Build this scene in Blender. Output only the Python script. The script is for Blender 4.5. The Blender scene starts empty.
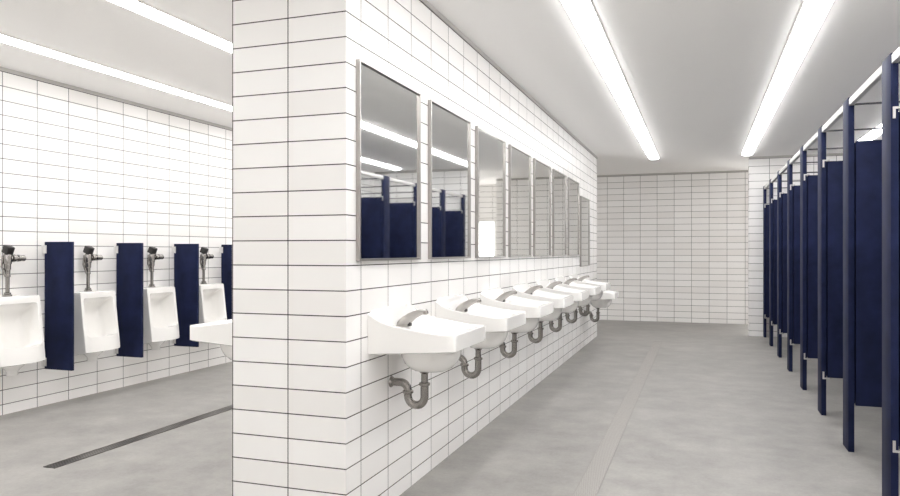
import bpy, bmesh, math
from mathutils import Vector, Matrix
S = bpy.context.scene
C = S.collection
PI = math.pi

# ------------------------------------------------------------------ layout (metres)
SINK_X = -1.344; END_X = -1.886; END_Y0 = 2.577; END_Y1 = 9.93
LEFT_X = -4.65; BACK_Y = 12.33; RIGHT_X = 2.35; FRONT_Y = -1.6; CEIL = 2.452
STALL_X = 0.80; RET_Y = 10.63; RET_X = 0.62; REC_X = 0.77; REC_Y = 13.4

# ------------------------------------------------------------------ materials
def srgb(r, g, b):
    f = lambda v: (v/255)/12.92 if v/255 <= .04045 else ((v/255+.055)/1.055)**2.4
    return (f(r), f(g), f(b), 1)

def new_mat(name):
    m = bpy.data.materials.new(name); m.use_nodes = True
    nt = m.node_tree; b = nt.nodes['Principled BSDF']
    return m, nt, b

def mixcol(nt, fac, a, b):
    n = nt.nodes.new('ShaderNodeMix'); n.data_type = 'RGBA'
    if isinstance(fac, float): n.inputs[0].default_value = fac
    else: nt.links.new(fac, n.inputs[0])
    for s, v in ((6, a), (7, b)):
        if isinstance(v, tuple): n.inputs[s].default_value = v
        else: nt.links.new(v, n.inputs[s])
    return n.outputs[2]

def ramp(nt, src, p0, p1, v0=0.0, v1=1.0):
    n = nt.nodes.new('ShaderNodeMapRange')
    for i, v in enumerate((p0, p1, v0, v1)): n.inputs[i+1].default_value = v
    nt.links.new(src, n.inputs[0]); return n.outputs[0]

def noise(nt, scale, detail=4, vec=None, rough=.55):
    n = nt.nodes.new('ShaderNodeTexNoise'); n.inputs['Scale'].default_value = scale
    n.inputs['Detail'].default_value = detail; n.inputs['Roughness'].default_value = rough
    if vec: nt.links.new(vec, n.inputs['Vector'])
    return n.outputs[0]

def coords(nt, which='Object', scale=None):
    t = nt.nodes.new('ShaderNodeTexCoord'); o = t.outputs[which]
    if scale:
        mp = nt.nodes.new('ShaderNodeMapping'); mp.inputs['Scale'].default_value = scale
        nt.links.new(o, mp.inputs['Vector']); o = mp.outputs[0]
    return o

def plain(name, col, rough=.5, metal=0.0, coat=0.0, var=.06, nscale=14.0):
    """a surface with a slight procedural mottling"""
    m, nt, b = new_mat(name)
    v = coords(nt)
    f = ramp(nt, noise(nt, nscale, 3, v), .3, .7)
    dark = tuple(c*(1-var) for c in col[:3])+(1,)
    lite = tuple(min(1, c*(1+var)) for c in col[:3])+(1,)
    nt.links.new(mixcol(nt, f, dark, lite), b.inputs['Base Color'])
    b.inputs['Roughness'].default_value = rough
    b.inputs['Metallic'].default_value = metal
    b.inputs['Coat Weight'].default_value = coat
    b.inputs['Coat Roughness'].default_value = .05
    return m

def tile_mat(name, width):
    m, nt, b = new_mat(name)
    uv = coords(nt, 'UV')
    br = nt.nodes.new('ShaderNodeTexBrick')
    br.offset = 0.0; br.squash = 1.0
    nt.links.new(uv, br.inputs['Vector'])
    br.inputs['Color1'].default_value = srgb(250, 249, 248)
    br.inputs['Color2'].default_value = srgb(241, 239, 237)
    br.inputs['Mortar'].default_value = srgb(52, 49, 48)
    br.inputs['Scale'].default_value = 1.0
    br.inputs['Mortar Size'].default_value = .0022
    br.inputs['Mortar Smooth'].default_value = 0.0
    br.inputs['Bias'].default_value = -.2
    br.inputs['Brick Width'].default_value = width
    br.inputs['Row Height'].default_value = .1022
    soft = ramp(nt, noise(nt, 2.2, 3, uv), .3, .7)
    soft_col = mixcol(nt, soft, (.975, .974, .973, 1), (1, 1, 1, 1))
    mul = nt.nodes.new('ShaderNodeMix'); mul.data_type = 'RGBA'; mul.blend_type = 'MULTIPLY'
    mul.inputs[0].default_value = 1
    nt.links.new(br.outputs['Color'], mul.inputs[6]); nt.links.new(soft_col, mul.inputs[7])
    nt.links.new(mul.outputs[2], b.inputs['Base Color'])
    nt.links.new(ramp(nt, br.outputs['Fac'], 0, 1, .3, .85), b.inputs['Roughness'])
    b.inputs['Specular IOR Level'].default_value = .35
    bp = nt.nodes.new('ShaderNodeBump'); bp.inputs['Strength'].default_value = .25
    bp.inputs['Distance'].default_value = .002; bp.invert = True
    nt.links.new(br.outputs['Fac'], bp.inputs['Height']); nt.links.new(bp.outputs[0], b.inputs['Normal'])
    return m

def concrete_mat():
    m, nt, b = new_mat('polished_concrete')
    v = coords(nt)
    big = ramp(nt, noise(nt, .7, 6, v, .6), .32, .68)
    mid = ramp(nt, noise(nt, 3.5, 7, v, .7), .3, .72)
    fine = ramp(nt, noise(nt, 60, 3, v), .3, .7)
    c1 = mixcol(nt, big, srgb(130, 128, 125), srgb(158, 156, 153))
    c2 = mixcol(nt, mid, srgb(112, 110, 107), srgb(188, 186, 182))
    c = mixcol(nt, .5, c1, c2)
    c = mixcol(nt, .08, c, mixcol(nt, fine, srgb(120, 118, 114), srgb(200, 197, 192)))
    nt.links.new(c, b.inputs['Base Color'])
    nt.links.new(ramp(nt, mid, 0, 1, .42, .58), b.inputs['Roughness'])
    b.inputs['Specular IOR Level'].default_value = .4
    return m

def grate_mat(name, base, hole, metal, rough, pitch, radius):
    """perforated drain cover: a grid of round holes"""
    m, nt, b = new_mat(name)
    v = coords(nt, 'Object', (1/pitch, 1/pitch, 0))
    rot = nt.nodes.new('ShaderNodeVectorRotate'); rot.rotation_type = 'Z_AXIS'; rot.inputs['Angle'].default_value = .62   # staggered rows
    nt.links.new(v, rot.inputs['Vector']); v = rot.outputs[0]
    fr = nt.nodes.new('ShaderNodeVectorMath'); fr.operation = 'FRACTION'; nt.links.new(v, fr.inputs[0])
    ds = nt.nodes.new('ShaderNodeVectorMath'); ds.operation = 'DISTANCE'; nt.links.new(fr.outputs[0], ds.inputs[0])
    ds.inputs[1].default_value = (.5, .5, 0)
    f = ramp(nt, ds.outputs['Value'], radius-.04, radius+.04)
    nt.links.new(mixcol(nt, f, hole, base), b.inputs['Base Color'])
    b.inputs['Metallic'].default_value = metal; b.inputs['Roughness'].default_value = rough
    return m

def emit_mat(name, col, strength):
    m, nt, b = new_mat(name)
    b.inputs['Base Color'].default_value = (.9, .9, .9, 1)
    b.inputs['Emission Color'].default_value = col
    b.inputs['Emission Strength'].default_value = strength
    return m

TILE_SINK = tile_mat('white_tile_sink_wall', .2755)
TILE_END = tile_mat('white_tile_wall_end', .271)
TILE_LEFT = tile_mat('white_tile_urinal_wall', .2797)
TILE_BACK = tile_mat('white_tile_back_wall', .270)
CONCRETE = concrete_mat()
CEIL_M = plain('ceiling_paint', srgb(252, 251, 250), .8, var=.008, nscale=.6)
SHADED_TILE = plain('grey_shaded_tile', srgb(190, 188, 185), .6, var=.02)
PORC = plain('white_porcelain', srgb(247, 246, 244), .18, coat=.5, var=.006, nscale=3)
NAVY = plain('navy_powder_coat', srgb(29, 36, 66), .58, var=.30, nscale=7)
NAVY.node_tree.nodes['Principled BSDF'].inputs['Specular IOR Level'].default_value = .12
CHROME = plain('chrome', srgb(205, 203, 200), .16, 1.0, var=.03)
SATIN = plain('satin_metal', srgb(232, 231, 229), .42, .5, var=.03)
HINGE_M = plain('hinge_metal', srgb(205, 204, 203), .38, .8, var=.03)
FAUCET_M = plain('brushed_faucet_metal', srgb(176, 173, 170), .30, 1.0, var=.03)
FRAME_M = plain('mirror_frame_steel', srgb(172, 169, 166), .28, 1.0, var=.03)
TRAP_M = plain('dull_trap_metal', srgb(158, 154, 150), .27, .95, var=.08, nscale=30)
VALVE_M = plain('valve_chrome', srgb(152, 149, 146), .16, 1.0, var=.05, nscale=30)
ALU = plain('anodised_aluminium', srgb(228, 227, 225), .42, .55, var=.02)
DARKRAIL = plain('dark_brace_metal', srgb(70, 70, 74), .5, .3, var=.05)
BLACK = plain('black_plastic', srgb(34, 32, 32), .3, var=.1)
MIRROR = plain('mirror_glass', srgb(236, 237, 236), .025, 1.0, var=.004, nscale=2)
WHITE_P = plain('white_painted_metal', srgb(236, 235, 233), .5, var=.01)
LAMP = emit_mat('light_diffuser', (1, .99, .98, 1), 7.0)
LAMP_L = emit_mat('brighter_light_diffuser', (1, .992, .985, 1), 7.9)
DAYGLASS = emit_mat('daylit_frosted_glass', (1, .99, .975, 1), 3.0)
GRATE_R = grate_mat('perforated_pale_grate', srgb(166, 163, 159), srgb(126, 123, 119), .1, .5, .0125, .32)
GRATE_L = grate_mat('perforated_dark_grate', srgb(118, 115, 112), srgb(60, 58, 56), .8, .3, .014, .30)
DRAIN_FR = plain('drain_frame_steel', srgb(150, 147, 143), .5, .2, var=.04)
DRAIN_FD = plain('dark_drain_frame', srgb(96, 93, 90), .4, .7, var=.04)

# ------------------------------------------------------------------ mesh helpers
def add_box(bm, x0, x1, y0, y1, z0, z1, bevel=0.0, seg=2):
    r = bmesh.ops.create_cube(bm, size=1)
    vs = r['verts']
    for v in vs:
        v.co = Vector(((x0+x1)/2+v.co.x*(x1-x0), (y0+y1)/2+v.co.y*(y1-y0), (z0+z1)/2+v.co.z*(z1-z0)))
    if bevel:
        es = list({e for v in vs for e in v.link_edges})
        bmesh.ops.bevel(bm, geom=es, offset=bevel, segments=seg, affect='EDGES', profile=.5)
    return bm

def add_loops(bm, loops, cap0=False, cap1=False):
    rows = [[bm.verts.new(p) for p in lp] for lp in loops]
    n = len(rows[0])
    for a, b in zip(rows, rows[1:]):
        for i in range(n):
            j = (i+1) % n
            bm.faces.new((a[i], a[j], b[j], b[i]))
    if cap0: bm.faces.new(rows[0][::-1])
    if cap1: bm.faces.new(rows[-1])
    return bm

def add_tube(bm, pts, radii, n=16, squash=1.0, caps=True):
    """sweep a circle along pts; squash scales the section along its second axis"""
    pts = [Vector(p) for p in pts]
    if not isinstance(radii, (list, tuple)): radii = [radii]*len(pts)
    loops = []; prev = None
    for i, p in enumerate(pts):
        t = (pts[min(i+1, len(pts)-1)]-pts[max(i-1, 0)]).normalized()
        if prev is None:
            a = Vector((0, 1, 0)) if abs(t.y) < .9 else Vector((1, 0, 0))
        else: a = prev
        u = (a-t*a.dot(t)).normalized(); w = t.cross(u); prev = u
        r = radii[i]
        loops.append([p+u*math.cos(2*PI*k/n)*r*squash+w*math.sin(2*PI*k/n)*r for k in range(n)])
    add_loops(bm, loops, caps, caps)
    return bm

def add_rings(bm, axis, origin, prof, n=20):
    """revolve prof [(along, radius)] about an axis direction through origin"""
    ax = Vector(axis).normalized(); a = Vector((0, 0, 1)) if abs(ax.z) < .9 else Vector((1, 0, 0))
    u = (a-ax*a.dot(ax)).normalized(); w = ax.cross(u); o = Vector(origin)
    add_loops(bm, [[o+ax*t+(u*math.cos(2*PI*k/n)+w*math.sin(2*PI*k/n))*r for k in range(n)] for t, r in prof], True, True)
    return bm

def arc(cx, cz, r, a0, a1, n, y=0.0):
    return [(cx+r*math.cos(math.radians(a0+(a1-a0)*k/n)), y, cz+r*math.sin(math.radians(a0+(a1-a0)*k/n))) for k in range(n+1)]

def obj(name, bm, mat, parent=None, smooth=35.0):
    bmesh.ops.recalc_face_normals(bm, faces=bm.faces[:])
    me = bpy.data.meshes.new(name); bm.to_mesh(me); bm.free()
    me.materials.append(mat)
    if smooth:
        for p in me.polygons: p.use_smooth = True
        me.set_sharp_from_angle(angle=math.radians(smooth))
    o = bpy.data.objects.new(name, me); C.objects.link(o)
    if parent: o.parent = parent
    return o

def BM(): return bmesh.new()
def box(name, dims, mat, parent=None, bevel=0.0):
    return obj(name, add_box(BM(), *dims, bevel=bevel), mat, parent, 35 if bevel else 0)

def thing(name, label, cat, loc=(0, 0, 0), rotz=0.0, group=None):
    o = bpy.data.objects.new(name, None); C.objects.link(o)
    o.location = loc; o.rotation_euler = (0, 0, rotz); o.empty_display_size = .1
    o['label'] = label; o['category'] = cat
    if group: o['group'] = group
    return o

def kids(o): return [c for c in bpy.data.objects if c.parent is o]
def dup(root, loc, rotz, label):
    r = root.copy(); C.objects.link(r); r.location = loc; r.rotation_euler = (0, 0, rotz); r['label'] = label
    for ch in kids(root):
        c = ch.copy(); C.objects.link(c); c.parent = r
        for g in kids(ch):
            d = g.copy(); C.objects.link(d); d.parent = c
    return r

# ------------------------------------------------------------------ the setting
def struct(o):
    o['kind'] = 'structure'; return o

def tiled_wall(name, x0, x1, y0, y1, z0, z1, mats, ph):
    """a solid wall whose faces carry metre UVs; mats = (material for X faces, material for Y faces),
    ph = (joint phase along Y, joint phase along X)"""
    bm = add_box(BM(), x0, x1, y0, y1, z0, z1)
    o = obj(name, bm, mats[0], None, 0); me = o.data
    me.materials.append(mats[1])
    uvl = me.uv_layers.new(name='UVMap')
    for p in me.polygons:
        nx = abs(p.normal.x) > .5
        p.material_index = 0 if nx else 1
        for li in p.loop_indices:
            co = me.vertices[me.loops[li].vertex_index].co
            u = (co.y-ph[0]) if nx else (co.x-ph[1])
            uvl.data[li].uv = (u+27.55*0, co.z-.0728+.1022)
    return struct(o)

def pos(ph, w):             # keep brick coordinates positive so the hashing stays even
    return ph-w*60

tiled_wall('wall_center', END_X, SINK_X, END_Y0, END_Y1, 0, CEIL, (TILE_SINK, TILE_END), (pos(2.711, .2755), pos(-1.612, .271)))
tiled_wall('wall_left', LEFT_X-.15, LEFT_X, FRONT_Y, REC_Y, 0, CEIL, (TILE_LEFT, TILE_END), (pos(3.731, .2797), pos(0, .271)))
tiled_wall('wall_back', LEFT_X, REC_X, BACK_Y, REC_Y, 0, CEIL, (TILE_SINK, TILE_BACK), (pos(BACK_Y, .2755), pos(-.146, .270)))
tiled_wall('wall_return', RET_X, RIGHT_X, RET_Y, RET_Y+.16, 0, CEIL, (TILE_SINK, TILE_END), (pos(RET_Y, .2755), pos(.878, .271)))
tiled_wall('wall_right', RIGHT_X, RIGHT_X+.15, FRONT_Y, REC_Y, 0, CEIL, (TILE_SINK, TILE_END), (pos(0, .2755), pos(0, .271)))
tiled_wall('wall_front', LEFT_X-.15, RIGHT_X+.15, FRONT_Y-.15, FRONT_Y, 0, CEIL, (TILE_SINK, TILE_END), (pos(0, .2755), pos(0, .271)))
tiled_wall('wall_recess', LEFT_X-.15, RIGHT_X+.15, REC_Y, REC_Y+.15, 0, CEIL, (TILE_SINK, TILE_BACK), (pos(0, .2755), pos(.878, .270)))
struct(box('floor', (LEFT_X-.15, RIGHT_X+.15, FRONT_Y-.15, REC_Y+.15, -.12, 0), CONCRETE))
struct(box('ceiling', (LEFT_X-.15, RIGHT_X+.15, FRONT_Y-.15, REC_Y+.15, CEIL, CEIL+.12), CEIL_M))

# cut top tile row as thin strips, ceiling-corner shade painted into their grey
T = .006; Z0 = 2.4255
struct(box('shaded_tile_strip_1', (LEFT_X, LEFT_X+T, FRONT_Y, BACK_Y, Z0, CEIL), SHADED_TILE))
struct(box('shaded_tile_strip_2', (SINK_X, SINK_X+T, END_Y0, END_Y1, Z0, CEIL), SHADED_TILE))
struct(box('shaded_tile_strip_3', (LEFT_X+T, REC_X, BACK_Y-T, BACK_Y, Z0, CEIL), SHADED_TILE))
struct(box('shaded_tile_strip_4', (RET_X, RIGHT_X, RET_Y-T, RET_Y, Z0, CEIL), SHADED_TILE))

# daylit door at the end of the recess beyond the stalls
d = bpy.data.objects.new('door_1', None); C.objects.link(d); d.location = (1.06, REC_Y, 0); d['kind'] = 'structure'
f = add_box(BM(), 0, .05, -.05, 0, 0, 1.78); add_box(f, .87, .92, -.05, 0, 0, 1.78); add_box(f, .05, .87, -.05, 0, 1.73, 1.78)
obj('door_frame', f, WHITE_P, d, 0)
box('glass_pane', (.05, .87, -.03, -.01, .02, 1.73), DAYGLASS, d)
hb = add_tube(BM(), [(.12, -.03, .95), (.12, -.075, .95), (.12, -.075, 1.15), (.12, -.03, 1.15)], .01, 10)
obj('handle', hb, CHROME, d)

# ------------------------------------------------------------------ ceiling light strips
def ceiling_light(x, label, w=.066, drop=.026, lamp=LAMP, y0=-0.8, y1=10.25):
    t = thing('ceiling_light', label, 'ceiling light', (x, (y0+y1)/2, CEIL), 0, 'recessed linear ceiling lights')
    L = (y1-y0)/2
    fr = add_box(BM(), -w-.008, -w, -L-.008, L+.008, -.007, 0)
    add_box(fr, w, w+.008, -L-.008, L+.008, -.007, 0)
    add_box(fr, -w, w, -L-.008, -L, -.007, 0); add_box(fr, -w, w, L, L+.008, -.007, 0)
    obj('frame', fr, WHITE_P, t, 0)
    # convex lens: an arched section that throws light sideways on to the walls too
    n = 12; prof = [(-w*math.cos(PI*k/n), -.003-drop*math.sin(PI*k/n)**.5) for k in range(n+1)]
    b = BM(); add_loops(b, [[(x_, yy, z_) for x_, z_ in prof] for yy in (-L, L)], True, True)
    obj('diffuser', b, lamp, t, 60)
ceiling_light(-.612, 'long white light strip in the ceiling nearer the sink wall')
ceiling_light(.576, 'long white light strip in the ceiling nearer the stalls')
ceiling_light(-2.815, 'white light strip in the ceiling just left of the tiled wall end', .062, .014, LAMP_L)
ceiling_light(-4.00, 'white light strip in the ceiling directly above the urinals', .062, .014, LAMP_L)
ceiling_light(1.79, 'white light strip seen over the doors inside the row of stalls')

# ------------------------------------------------------------------ floor drains
def drain(x0, x1, y0, y1, label, gm, fm):
    t = thing('floor_drain', label, 'drain', ((x0+x1)/2, (y0+y1)/2, 0))
    w = (x1-x0)/2; L = (y1-y0)/2; k = .005
    fr = add_box(BM(), -w, -w+k, -L, L, 0, .003); add_box(fr, w-k, w, -L, L, 0, .003)
    add_box(fr, -w+k, w-k, -L, -L+k, 0, .003); add_box(fr, -w+k, w-k, L-k, L, 0, .003)
    obj('frame', fr, fm, t, 0)
    box('grate', (-w+k, w-k, -L+k, L-k, 0, .002), gm, t)
drain(-.573, -.465, 1.2, 9.55, 'long pale perforated drain channel in the floor between sinks and stalls', GRATE_R, DRAIN_FR)
drain(-3.320, -3.238, 2.90, 9.55, 'narrow dark metal drain channel in the floor in front of the urinals', GRATE_L, DRAIN_FD)

# ------------------------------------------------------------------ sinks
def lerp(a, b, t): return a+(b-a)*t
def table(tb, x):
    if x <= tb[0][0]: return tb[0][1]
    for (xa, va), (xb, vb) in zip(tb, tb[1:]):
        if x <= xb: return lerp(va, vb, (x-xa)/(xb-xa))
    return tb[-1][1]
RIM = [(0, .889), (.02, .876), (.05, .858), (.079, .846), (.144, .832), (.234, .819), (.314, .808), (.385, .807)]

def rounded_poly(corners, rad, seg=5, per=8):
    """closed outline with rounded corners and evenly split sides"""
    out = []; n = len(corners); ends = []
    for i in range(n):
        p = Vector(corners[i]); a = (Vector(corners[i-1])-p); b = (Vector(corners[(i+1) % n])-p)
        r = rad[i]; a.normalize(); b.normalize()
        ang = a.angle(b); dist = r/math.tan(ang/2)
        s, e = p+a*dist, p+b*dist
        arcp = []
        for k in range(seg+1):
            t = k/seg
            arcp.append(s*(1-t)**2+p*2*t*(1-t)+e*t*t)
        ends.append(arcp)
    for i in range(n):
        out += ends[i]
        s, e = ends[i][-1], ends[(i+1) % n][0]
        out += [s.lerp(e, k/per) for k in range(1, per)]
    return out

def basin_mesh():
    bm = BM()
    DX = .388
    out = rounded_poly([(0, -.247), (DX, -.222), (DX, .222), (0, .247)], [.004, .012, .012, .004], 4, 12)
    ctr = Vector((.2, 0))
    def rim(p):
        z = table(RIM, p.x)
        if p.x < .03:                              # back upstand, rounded at its two ends
            e = max(0, (abs(p.y)-.15)/.097)
            z = max(z, .9015-.013*e*e) if p.x < .002 else lerp(.9015-.013*e*e, z, min(1, p.x/.03))
        return z
    zb = lambda p: .709+.022*p.x/DX
    def inset(p, d): 
        q = Vector(p)
        q.x = min(max(q.x, d*1.0), DX-d)
        lim = lerp(.247, .222, q.x/DX)-d
        q.y = max(-lim, min(lim, q.y)); return q
    def ell(p, cx, a, b, pw=2.4):
        v = Vector((p.x-cx, p.y)); 
        t = math.atan2(v.y/b, v.x/a); c, s = math.cos(t), math.sin(t)
        k = (abs(c)**pw+abs(s)**pw)**(-1/pw)
        return Vector((cx+a*c*k, b*s*k))
    L = []
    L.append([(.2+.05*math.cos(math.atan2(p.y, p.x-.2))-.03, .05*math.sin(math.atan2(p.y, p.x-.2)), .6155) for p in out])
    for a, b, z in ((.062, .064, .6175), (.092, .104, .630), (.115, .136, .655), (.127, .155, .685), (.131, .164, .7185)):
        L.append([(lambda q: (q.x, q.y, z))(ell(p, .199, a, b, 2.2)) for p in out])
    L.append([(inset(p, .012).x, inset(p, .012).y, zb(p)+.0) for p in out])
    L.append([(p.x, p.y, zb(p)+.006) for p in out])
    L.append([(p.x, p.y, rim(p)-.006) for p in out])
    L.append([(inset(p, .004).x, inset(p, .004).y, rim(p)-.001) for p in out])
    L.append([(inset(p, .018).x, inset(p, .018).y, rim(p)-.002) for p in out])
    L.append([(inset(p, .026).x, inset(p, .026).y, lerp(rim(p), min(rim(p)-.01, .813), .35)) for p in out])
    L.append([(inset(p, .038).x, inset(p, .036).y, min(rim(p)-.016, .814)) for p in out])
    def op(p, cx, a, b, z):
        q = ell(p, cx, a, b, 2.8); return (q.x, q.y, z)
    L.append([op(p, .236, .118, .178, .793 if p.x > .12 else .806) for p in out])
    L.append([op(p, .236, .110, .169, .784) for p in out])
    L.append([op(p, .230, .097, .150, .745) for p in out])
    L.append([op(p, .220, .075, .115, .710) for p in out])
    L.append([op(p, .205, .045, .065, .694) for p in out])
    L.append([op(p, .190, .022, .022, .688) for p in out])
    add_loops(bm, L, True, True)
    return bm

def shift(bm, dz):
    bmesh.ops.translate(bm, verts=bm.verts[:], vec=(0, 0, dz)); return bm
BASE = .709

def make_sink(label, loc):
    t = thing('wall_hung_sink', label, 'sink', loc, 0, 'wall-hung sinks')
    obj('basin', shift(basin_mesh(), -BASE), PORC, t, 38)
    # faucet: thick arched spout, sensor window at its foot, aerator at the tip
    path = [(.052, 0, .808), (.060, 0, .820), (.076, 0, .837), (.096, 0, .853), (.118, 0, .866), (.140, 0, .875), (.158, 0, .880), (.176, 0, .882)]
    b = add_tube(BM(), path, [.028, .0275, .0245, .021, .0175, .0145, .0125, .0115], 18, .9)
    add_rings(b, (0, 0, 1), (.056, 0, .811), [(0, .036), (.004, .036), (.006, .033)], 24)
    fa = obj('faucet', shift(b, -BASE), FAUCET_M, t, 40)
    a = add_rings(BM(), (.25, 0, -1), (.168, 0, .885), [(0, .009), (.004, .0125), (.015, .0125), (.018, .009)], 16)
    obj('aerator', shift(a, -BASE), TRAP_M, fa)
    s = add_box(BM(), .078, .100, -.013, .013, .8135, .832, .002)
    obj('sensor', shift(s, -BASE), BLACK, fa)
    r = add_rings(BM(), (0, 0, 1), (.19, 0, .6885), [(0, .020), (.0025, .020), (.003, .016)], 20)
    obj('drain_plug', shift(r, -BASE), CHROME, t)
    # trap
    xr, xl, rr, pr = .165, .084, .0405, .0185
    cz = .496
    pts = [(xr, 0, .552)]+arc((xr+xl)/2, cz, rr, 0, -180, 14)+[(xl, 0, .512)]
    pts += arc(xl-.036, .519, .036, 0, 90, 8)+[(.012, 0, .555), (0, 0, .555)]
    b = add_tube(BM(), pts, pr, 16)
    tr = obj('trap_pipe', shift(b, -BASE), TRAP_M, t, 50)
    tp = add_rings(BM(), (0, 0, -1), (xr, 0, .622), [(0, .034), (.006, .033), (.018, .019), (.022, .0155), (.072, .0155)], 20)
    obj('tailpiece', shift(tp, -BASE), TRAP_M, t)
    for x, z in ((xr, .546), (xl, .506)):
        n = add_rings(BM(), (0, 0, 1), (x, 0, z), [(0, .021), (.003, .025), (.013, .025), (.016, .021)], 12)
        obj('slip_nut', shift(n, -BASE), TRAP_M, tr)
    n = add_rings(BM(), (1, 0, 0), (0, 0, .555), [(0, .027), (.004, .026), (.010, .020)], 20)
    obj('wall_flange', shift(n, -BASE), TRAP_M, tr)
    return t

PITCH = .8265; Y0 = 3.02; LOW = .14
ORD = ['nearest', 'second', 'third', 'fourth', 'fifth', 'sixth', 'seventh', 'eighth']
def sink_label(k):
    if k == 0: return 'white wall-hung sink nearest the camera in the long row, under the biggest-looking mirror'
    if k == 7: return 'lowest white sink, hung below the others at the far end of the long row'
    return '%s white wall-hung sink from the camera in the long row right of the wall end' % ORD[k]
sink0 = make_sink(sink_label(0), (SINK_X, Y0, BASE))
for k in range(1, 8):
    dup(sink0, (SINK_X, Y0+k*PITCH, BASE-(LOW if k == 7 else 0)), 0, sink_label(k))
dup(sink0, (END_X, 3.0, BASE), PI, 'white sink poking out left of the tiled wall end, in front of the urinals')

# ------------------------------------------------------------------ mirrors
MW, MZ0, MZ1 = .341, 1.112, 1.946
def make_mirror(label, loc):
    t = thing('wall_mirror', label, 'mirror', loc, 0, 'framed mirrors above the sinks')
    H = MZ1-MZ0; w = .010; dpt = .020
    box('glass', (.004, .010, -MW+w, MW-w, w, H-w), MIRROR, t)
    fr = add_box(BM(), 0, dpt, -MW, -MW+w, 0, H, .0015, 1); add_box(fr, 0, dpt, MW-w, MW, 0, H, .0015, 1)
    add_box(fr, 0, dpt, -MW+w, MW-w, 0, w, .0015, 1); add_box(fr, 0, dpt, -MW+w, MW-w, H-w, H, .0015, 1)
    obj('frame', fr, FRAME_M, t)
    return t
def mirror_label(k):
    if k == 0: return 'tall steel-framed mirror nearest the camera, reflecting blue stalls, the biggest-looking of the row'
    if k == 7: return 'lowest steel-framed mirror, hung below the others at the far end of the row'
    if k == 1: return 'second tall steel-framed mirror from the camera, also reflecting blue stalls'
    if k == 2: return 'third tall steel-framed mirror from the camera, reflecting the bright white doorway'
    return '%s tall steel-framed mirror from the camera, reflecting the grey back wall' % ORD[k]
m0 = make_mirror(mirror_label(0), (SINK_X, Y0-.016, MZ0))
for k in range(1, 8):
    dup(m0, (SINK_X, Y0-.016+k*PITCH, MZ0-(.135 if k == 7 else 0)), 0, mirror_label(k))

# ------------------------------------------------------------------ urinals
def urinal_body():
    bm = BM()
    out = rounded_poly([(-.175, .372), (.175, .372), (.175, .840), (-.175, .840)], [.014, .014, .012, .012], 4, 12)
    inn = rounded_poly([(-.150, .492), (.150, .492), (.146, .792), (-.146, .792)], [.03, .03, .02, .02], 4, 12)
    def xf(y, z, bow=1.0):
        x = .165+.05*min(1, max(0, (.84-z)/.44))
        if z < .56: x += bow*.042*(1-(y/.178)**2)*min(1, (.56-z)/.07)
        return x
    def lp(src, fx): return [(fx(p.x, p.y), p.x, p.y) for p in src]
    def sc(src, sy, z0, z1, a=.492, b=.792):
        return [Vector((p.x*sy, lerp(z0, z1, (p.y-a)/(b-a)))) for p in src]
    L = []
    L.append(lp([Vector((p.x*.95, lerp(.345, .838, (p.y-.372)/.468))) for p in out], lambda y, z: 0.0))
    L.append(lp([Vector((p.x*.97, lerp(.352, .839, (p.y-.372)/.468))) for p in out], lambda y, z: .10))
    L.append(lp(out, lambda y, z: xf(y, z, .6)-.008))
    L.append(lp([Vector((p.x*.985, lerp(.378, .835, (p.y-.372)/.468))) for p in out], lambda y, z: xf(y, z)))
    mid = [Vector(o).lerp(i, .5) for o, i in zip(out, inn)]
    L.append(lp(mid, lambda y, z: xf(y, z)+.001))
    L.append(lp(inn, lambda y, z: xf(y, z)-.001))
    L.append(lp(sc(inn, .975, .489, .789), lambda y, z: xf(y, z)-.008))
    L.append(lp(sc(inn, .94, .475, .765), lambda y, z: lerp(.135, .115, (z-.475)/.29)))
    L.append(lp(sc(inn, .88, .462, .735), lambda y, z: lerp(.10, .075, (z-.46)/.27)))
    L.append(lp(sc(inn, .76, .458, .700), lambda y, z: lerp(.085, .050, (z-.46)/.24)))
    L.append(lp(sc(inn, .45, .48, .64), lambda y, z: lerp(.066, .046, (z-.46)/.24)))
    add_loops(bm, L, True, True)
    # waste outlet under the bowl
    n = 24
    rows = []
    for z, rx, ry in ((.372, .085, .10), (.352, .072, .075), (.332, .052, .048), (.315, .040, .036), (.288, .038, .034)):
        rows.append([(.105+rx*math.cos(2*PI*k/n), ry*math.sin(2*PI*k/n), z) for k in range(n)])
    add_loops(bm, rows, True, True)
    return bm

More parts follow.
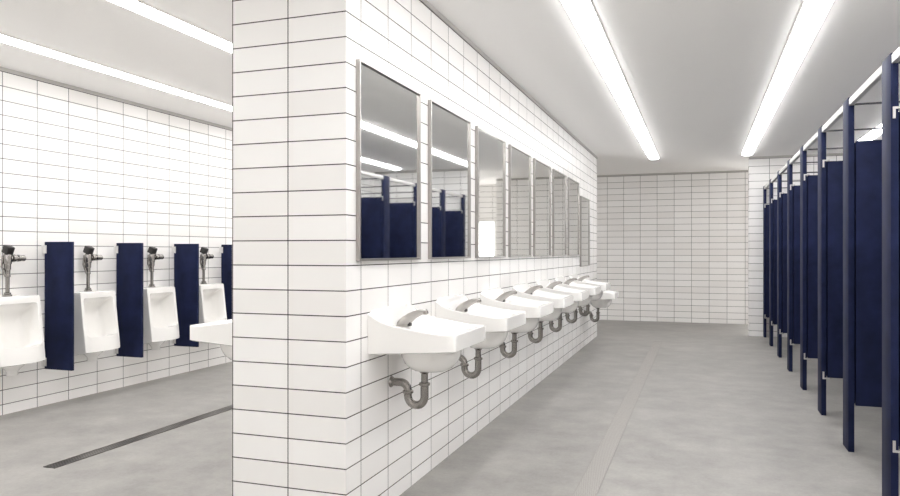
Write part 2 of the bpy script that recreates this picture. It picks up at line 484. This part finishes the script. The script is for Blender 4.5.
UB = .288; EMB = LEFT_X-.002
def make_urinal(label, loc):
    t = thing('urinal', label, 'urinal', loc, 0, 'urinals on the left wall')
    obj('bowl', shift(urinal_body(), -UB), PORC, t, 40)
    px = .062
    b = add_rings(BM(), (0, 0, 1), (px, 0, .838), [(0, .029), (.012, .029), (.016, .022), (.026, .022), (.030, .0135), (.135, .0135),
        (.138, .019), (.150, .019), (.153, .0165), (.185, .018), (.19, .022), (.225, .023), (.23, .027), (.29, .027), (.298, .022)], 20)
    fv = obj('flush_valve', shift(b, -UB), VALVE_M, t)
    b = add_rings(BM(), (0, 1, 0), (px, .0, 1.106), [(.018, .019), (.032, .019), (.034, .027), (.054, .027), (.057, .020), (.074, .020),
        (.077, .025), (.092, .025), (.095, .020), (.116, .022), (.130, .022), (.133, .016)], 16)
    obj('stop_valve', shift(b, -UB), VALVE_M, fv)
    # angled sensor head
    hd = add_box(BM(), -.024, .032, -.027, .027, 0, .058, .006, 2)
    bmesh.ops.rotate(hd, verts=hd.verts[:], cent=(0, 0, 0), matrix=Matrix.Rotation(math.radians(24), 3, 'Y'))
    bmesh.ops.translate(hd, verts=hd.verts[:], vec=(px-.008, 0, 1.140))
    obj('sensor_head', shift(hd, -UB), BLACK, fv)
    st = add_tube(BM(), [(px-.012, -.026, 1.125), (px-.012, -.034, 1.05), (px, -.018, .985)], .007, 10)
    obj('side_strap', shift(st, -UB), VALVE_M, fv)
    return t
UL = ['urinal cut off by the left edge of the photo, first from the left', 'second white urinal from the left, between the first two blue screens',
      'third white urinal from the left, between the second and third blue screens', 'fourth white urinal from the left, partly behind the lone left sink']
u0 = make_urinal(UL[0], (EMB, 3.72, UB))
u0['label'] = 'white '+UL[0]
for k in range(1, 4): dup(u0, (EMB, 3.72+.7*k, UB), 0, UL[k])

def make_screen(label, loc):
    t = thing('urinal_screen', label, 'partition', loc, 0, 'blue urinal screens')
    box('panel', (.012, .278, -.011, .011, 0, .952), NAVY, t, .003)
    for z in (.865, .022):
        b = add_box(BM(), 0, .003, -.030, .030, z, z+.062, .001, 1)
        add_box(b, .003, .034, -.0145, -.0115, z, z+.062); add_box(b, .003, .034, .0115, .0145, z, z+.062)
        obj('bracket', b, SATIN, t)
    return t
s0 = make_screen('navy blue urinal screen farthest left, right of the cut-off urinal', (EMB, 4.075, .274))
for k, l in ((1, 'navy blue urinal screen, second from the left'), (2, 'navy blue urinal screen, third from the left, behind the lone sink end'),
             (3, 'navy blue urinal screen mostly hidden by the tiled wall end, farthest right')):
    dup(s0, (EMB, 4.075+.6985*k, .274), 0, l)

# ------------------------------------------------------------------ toilet stalls
NEAR = 3.672; SP = .978
def make_stall(label, loc):
    """origin: foot of the pilaster, its corridor face at local x = 0 and its near edge at local y = 0"""
    t = thing('stall_partition', label, 'stall', loc, 0, 'blue toilet stall fronts')
    box('pilaster', (0, .031, 0, .170, 0, 2.040), NAVY, t, .002)
    dr = box('door', (.039, .720, .004, .030, .267, 1.788), NAVY, t, .002)
    for z in (.267, 1.788):
        s = 1 if z < 1 else -1
        b = BM()
        za, zb_ = sorted((z, z+s*.042)); zc, zd = sorted((z-s*.010, z))
        add_box(b, .007, .018, -.006, -.001, za, zb_)
        add_box(b, .007, .052, -.006, .020, zc, zd)
        obj('hinge', b, HINGE_M, dr)
    lt = add_box(BM(), .655, .700, -.018, .0035, .98, 1.03, .004); obj('latch', lt, SATIN, dr)
    box('side_panel', (.033, RIGHT_X-STALL_X-.012, .075, .100, .267, 1.788), NAVY, t, .002)
    wb = add_box(BM(), RIGHT_X-STALL_X-.04, RIGHT_X-STALL_X, .071, .0745, 1.68, 1.74); add_box(wb, RIGHT_X-STALL_X-.04, RIGHT_X-STALL_X, .1005, .104, 1.68, 1.74)
    obj('wall_bracket', wb, SATIN, t)
    box('head_rail', (.002, .029, .171-SP, -.001, 1.992, 2.030), ALU, t, .002)
    box('brace_rail', (.032, RIGHT_X-STALL_X,   .083, .092, 2.008, 2.018), DARKRAIL, t)
    return t
SL = ['blue stall front with open door at the right edge of the photo, largest', 'second blue stall front from the camera, with open door and light strip seen above it',
      'third blue stall front with open door, counted from the camera', 'fourth blue stall front with open door, counted from the camera',
      'fifth blue stall front with open door, counted from the camera', 'sixth blue stall front with open door, counted from the camera',
      'seventh blue stall front from the camera, second from the far tiled wall', 'farthest blue stall front, against the white tiled return wall']
t0 = make_stall(SL[0], (STALL_X, NEAR, 0))
for k in range(1, 8):
    r = dup(t0, (STALL_X, NEAR+SP*k-(.012 if k == 7 else 0), 0), 0, SL[k])
    if k == 1:                                          # this door shows no hinge plates
        for c in kids(r):
            for g in kids(c):
                if g.name.startswith('hinge'): bpy.data.objects.remove(g)

# ------------------------------------------------------------------ world, camera
w = bpy.data.worlds.new('World'); S.world = w; w.use_nodes = True
w.node_tree.nodes['Background'].inputs[0].default_value = (.8, .8, .8, 1)
w.node_tree.nodes['Background'].inputs[1].default_value = .2
cam = bpy.data.cameras.new('Camera'); co = bpy.data.objects.new('Camera', cam); C.objects.link(co)
cam.sensor_width = 36; cam.lens = 717/900*36; cam.shift_y = 4/900; cam.clip_start = .05
co.location = (0, 0, 1.15); co.rotation_euler = (PI/2, 0, math.atan(251/717))
S.camera = co
# white room: let the light bounce enough times to fill it
S.cycles.max_bounces = 24; S.cycles.diffuse_bounces = 20; S.cycles.glossy_bounces = 8
S.view_settings.view_transform = 'Standard'; S.view_settings.look = 'None'
S.view_settings.gamma = 1; S.view_settings.exposure = 1.05; S.view_settings.use_curve_mapping = False
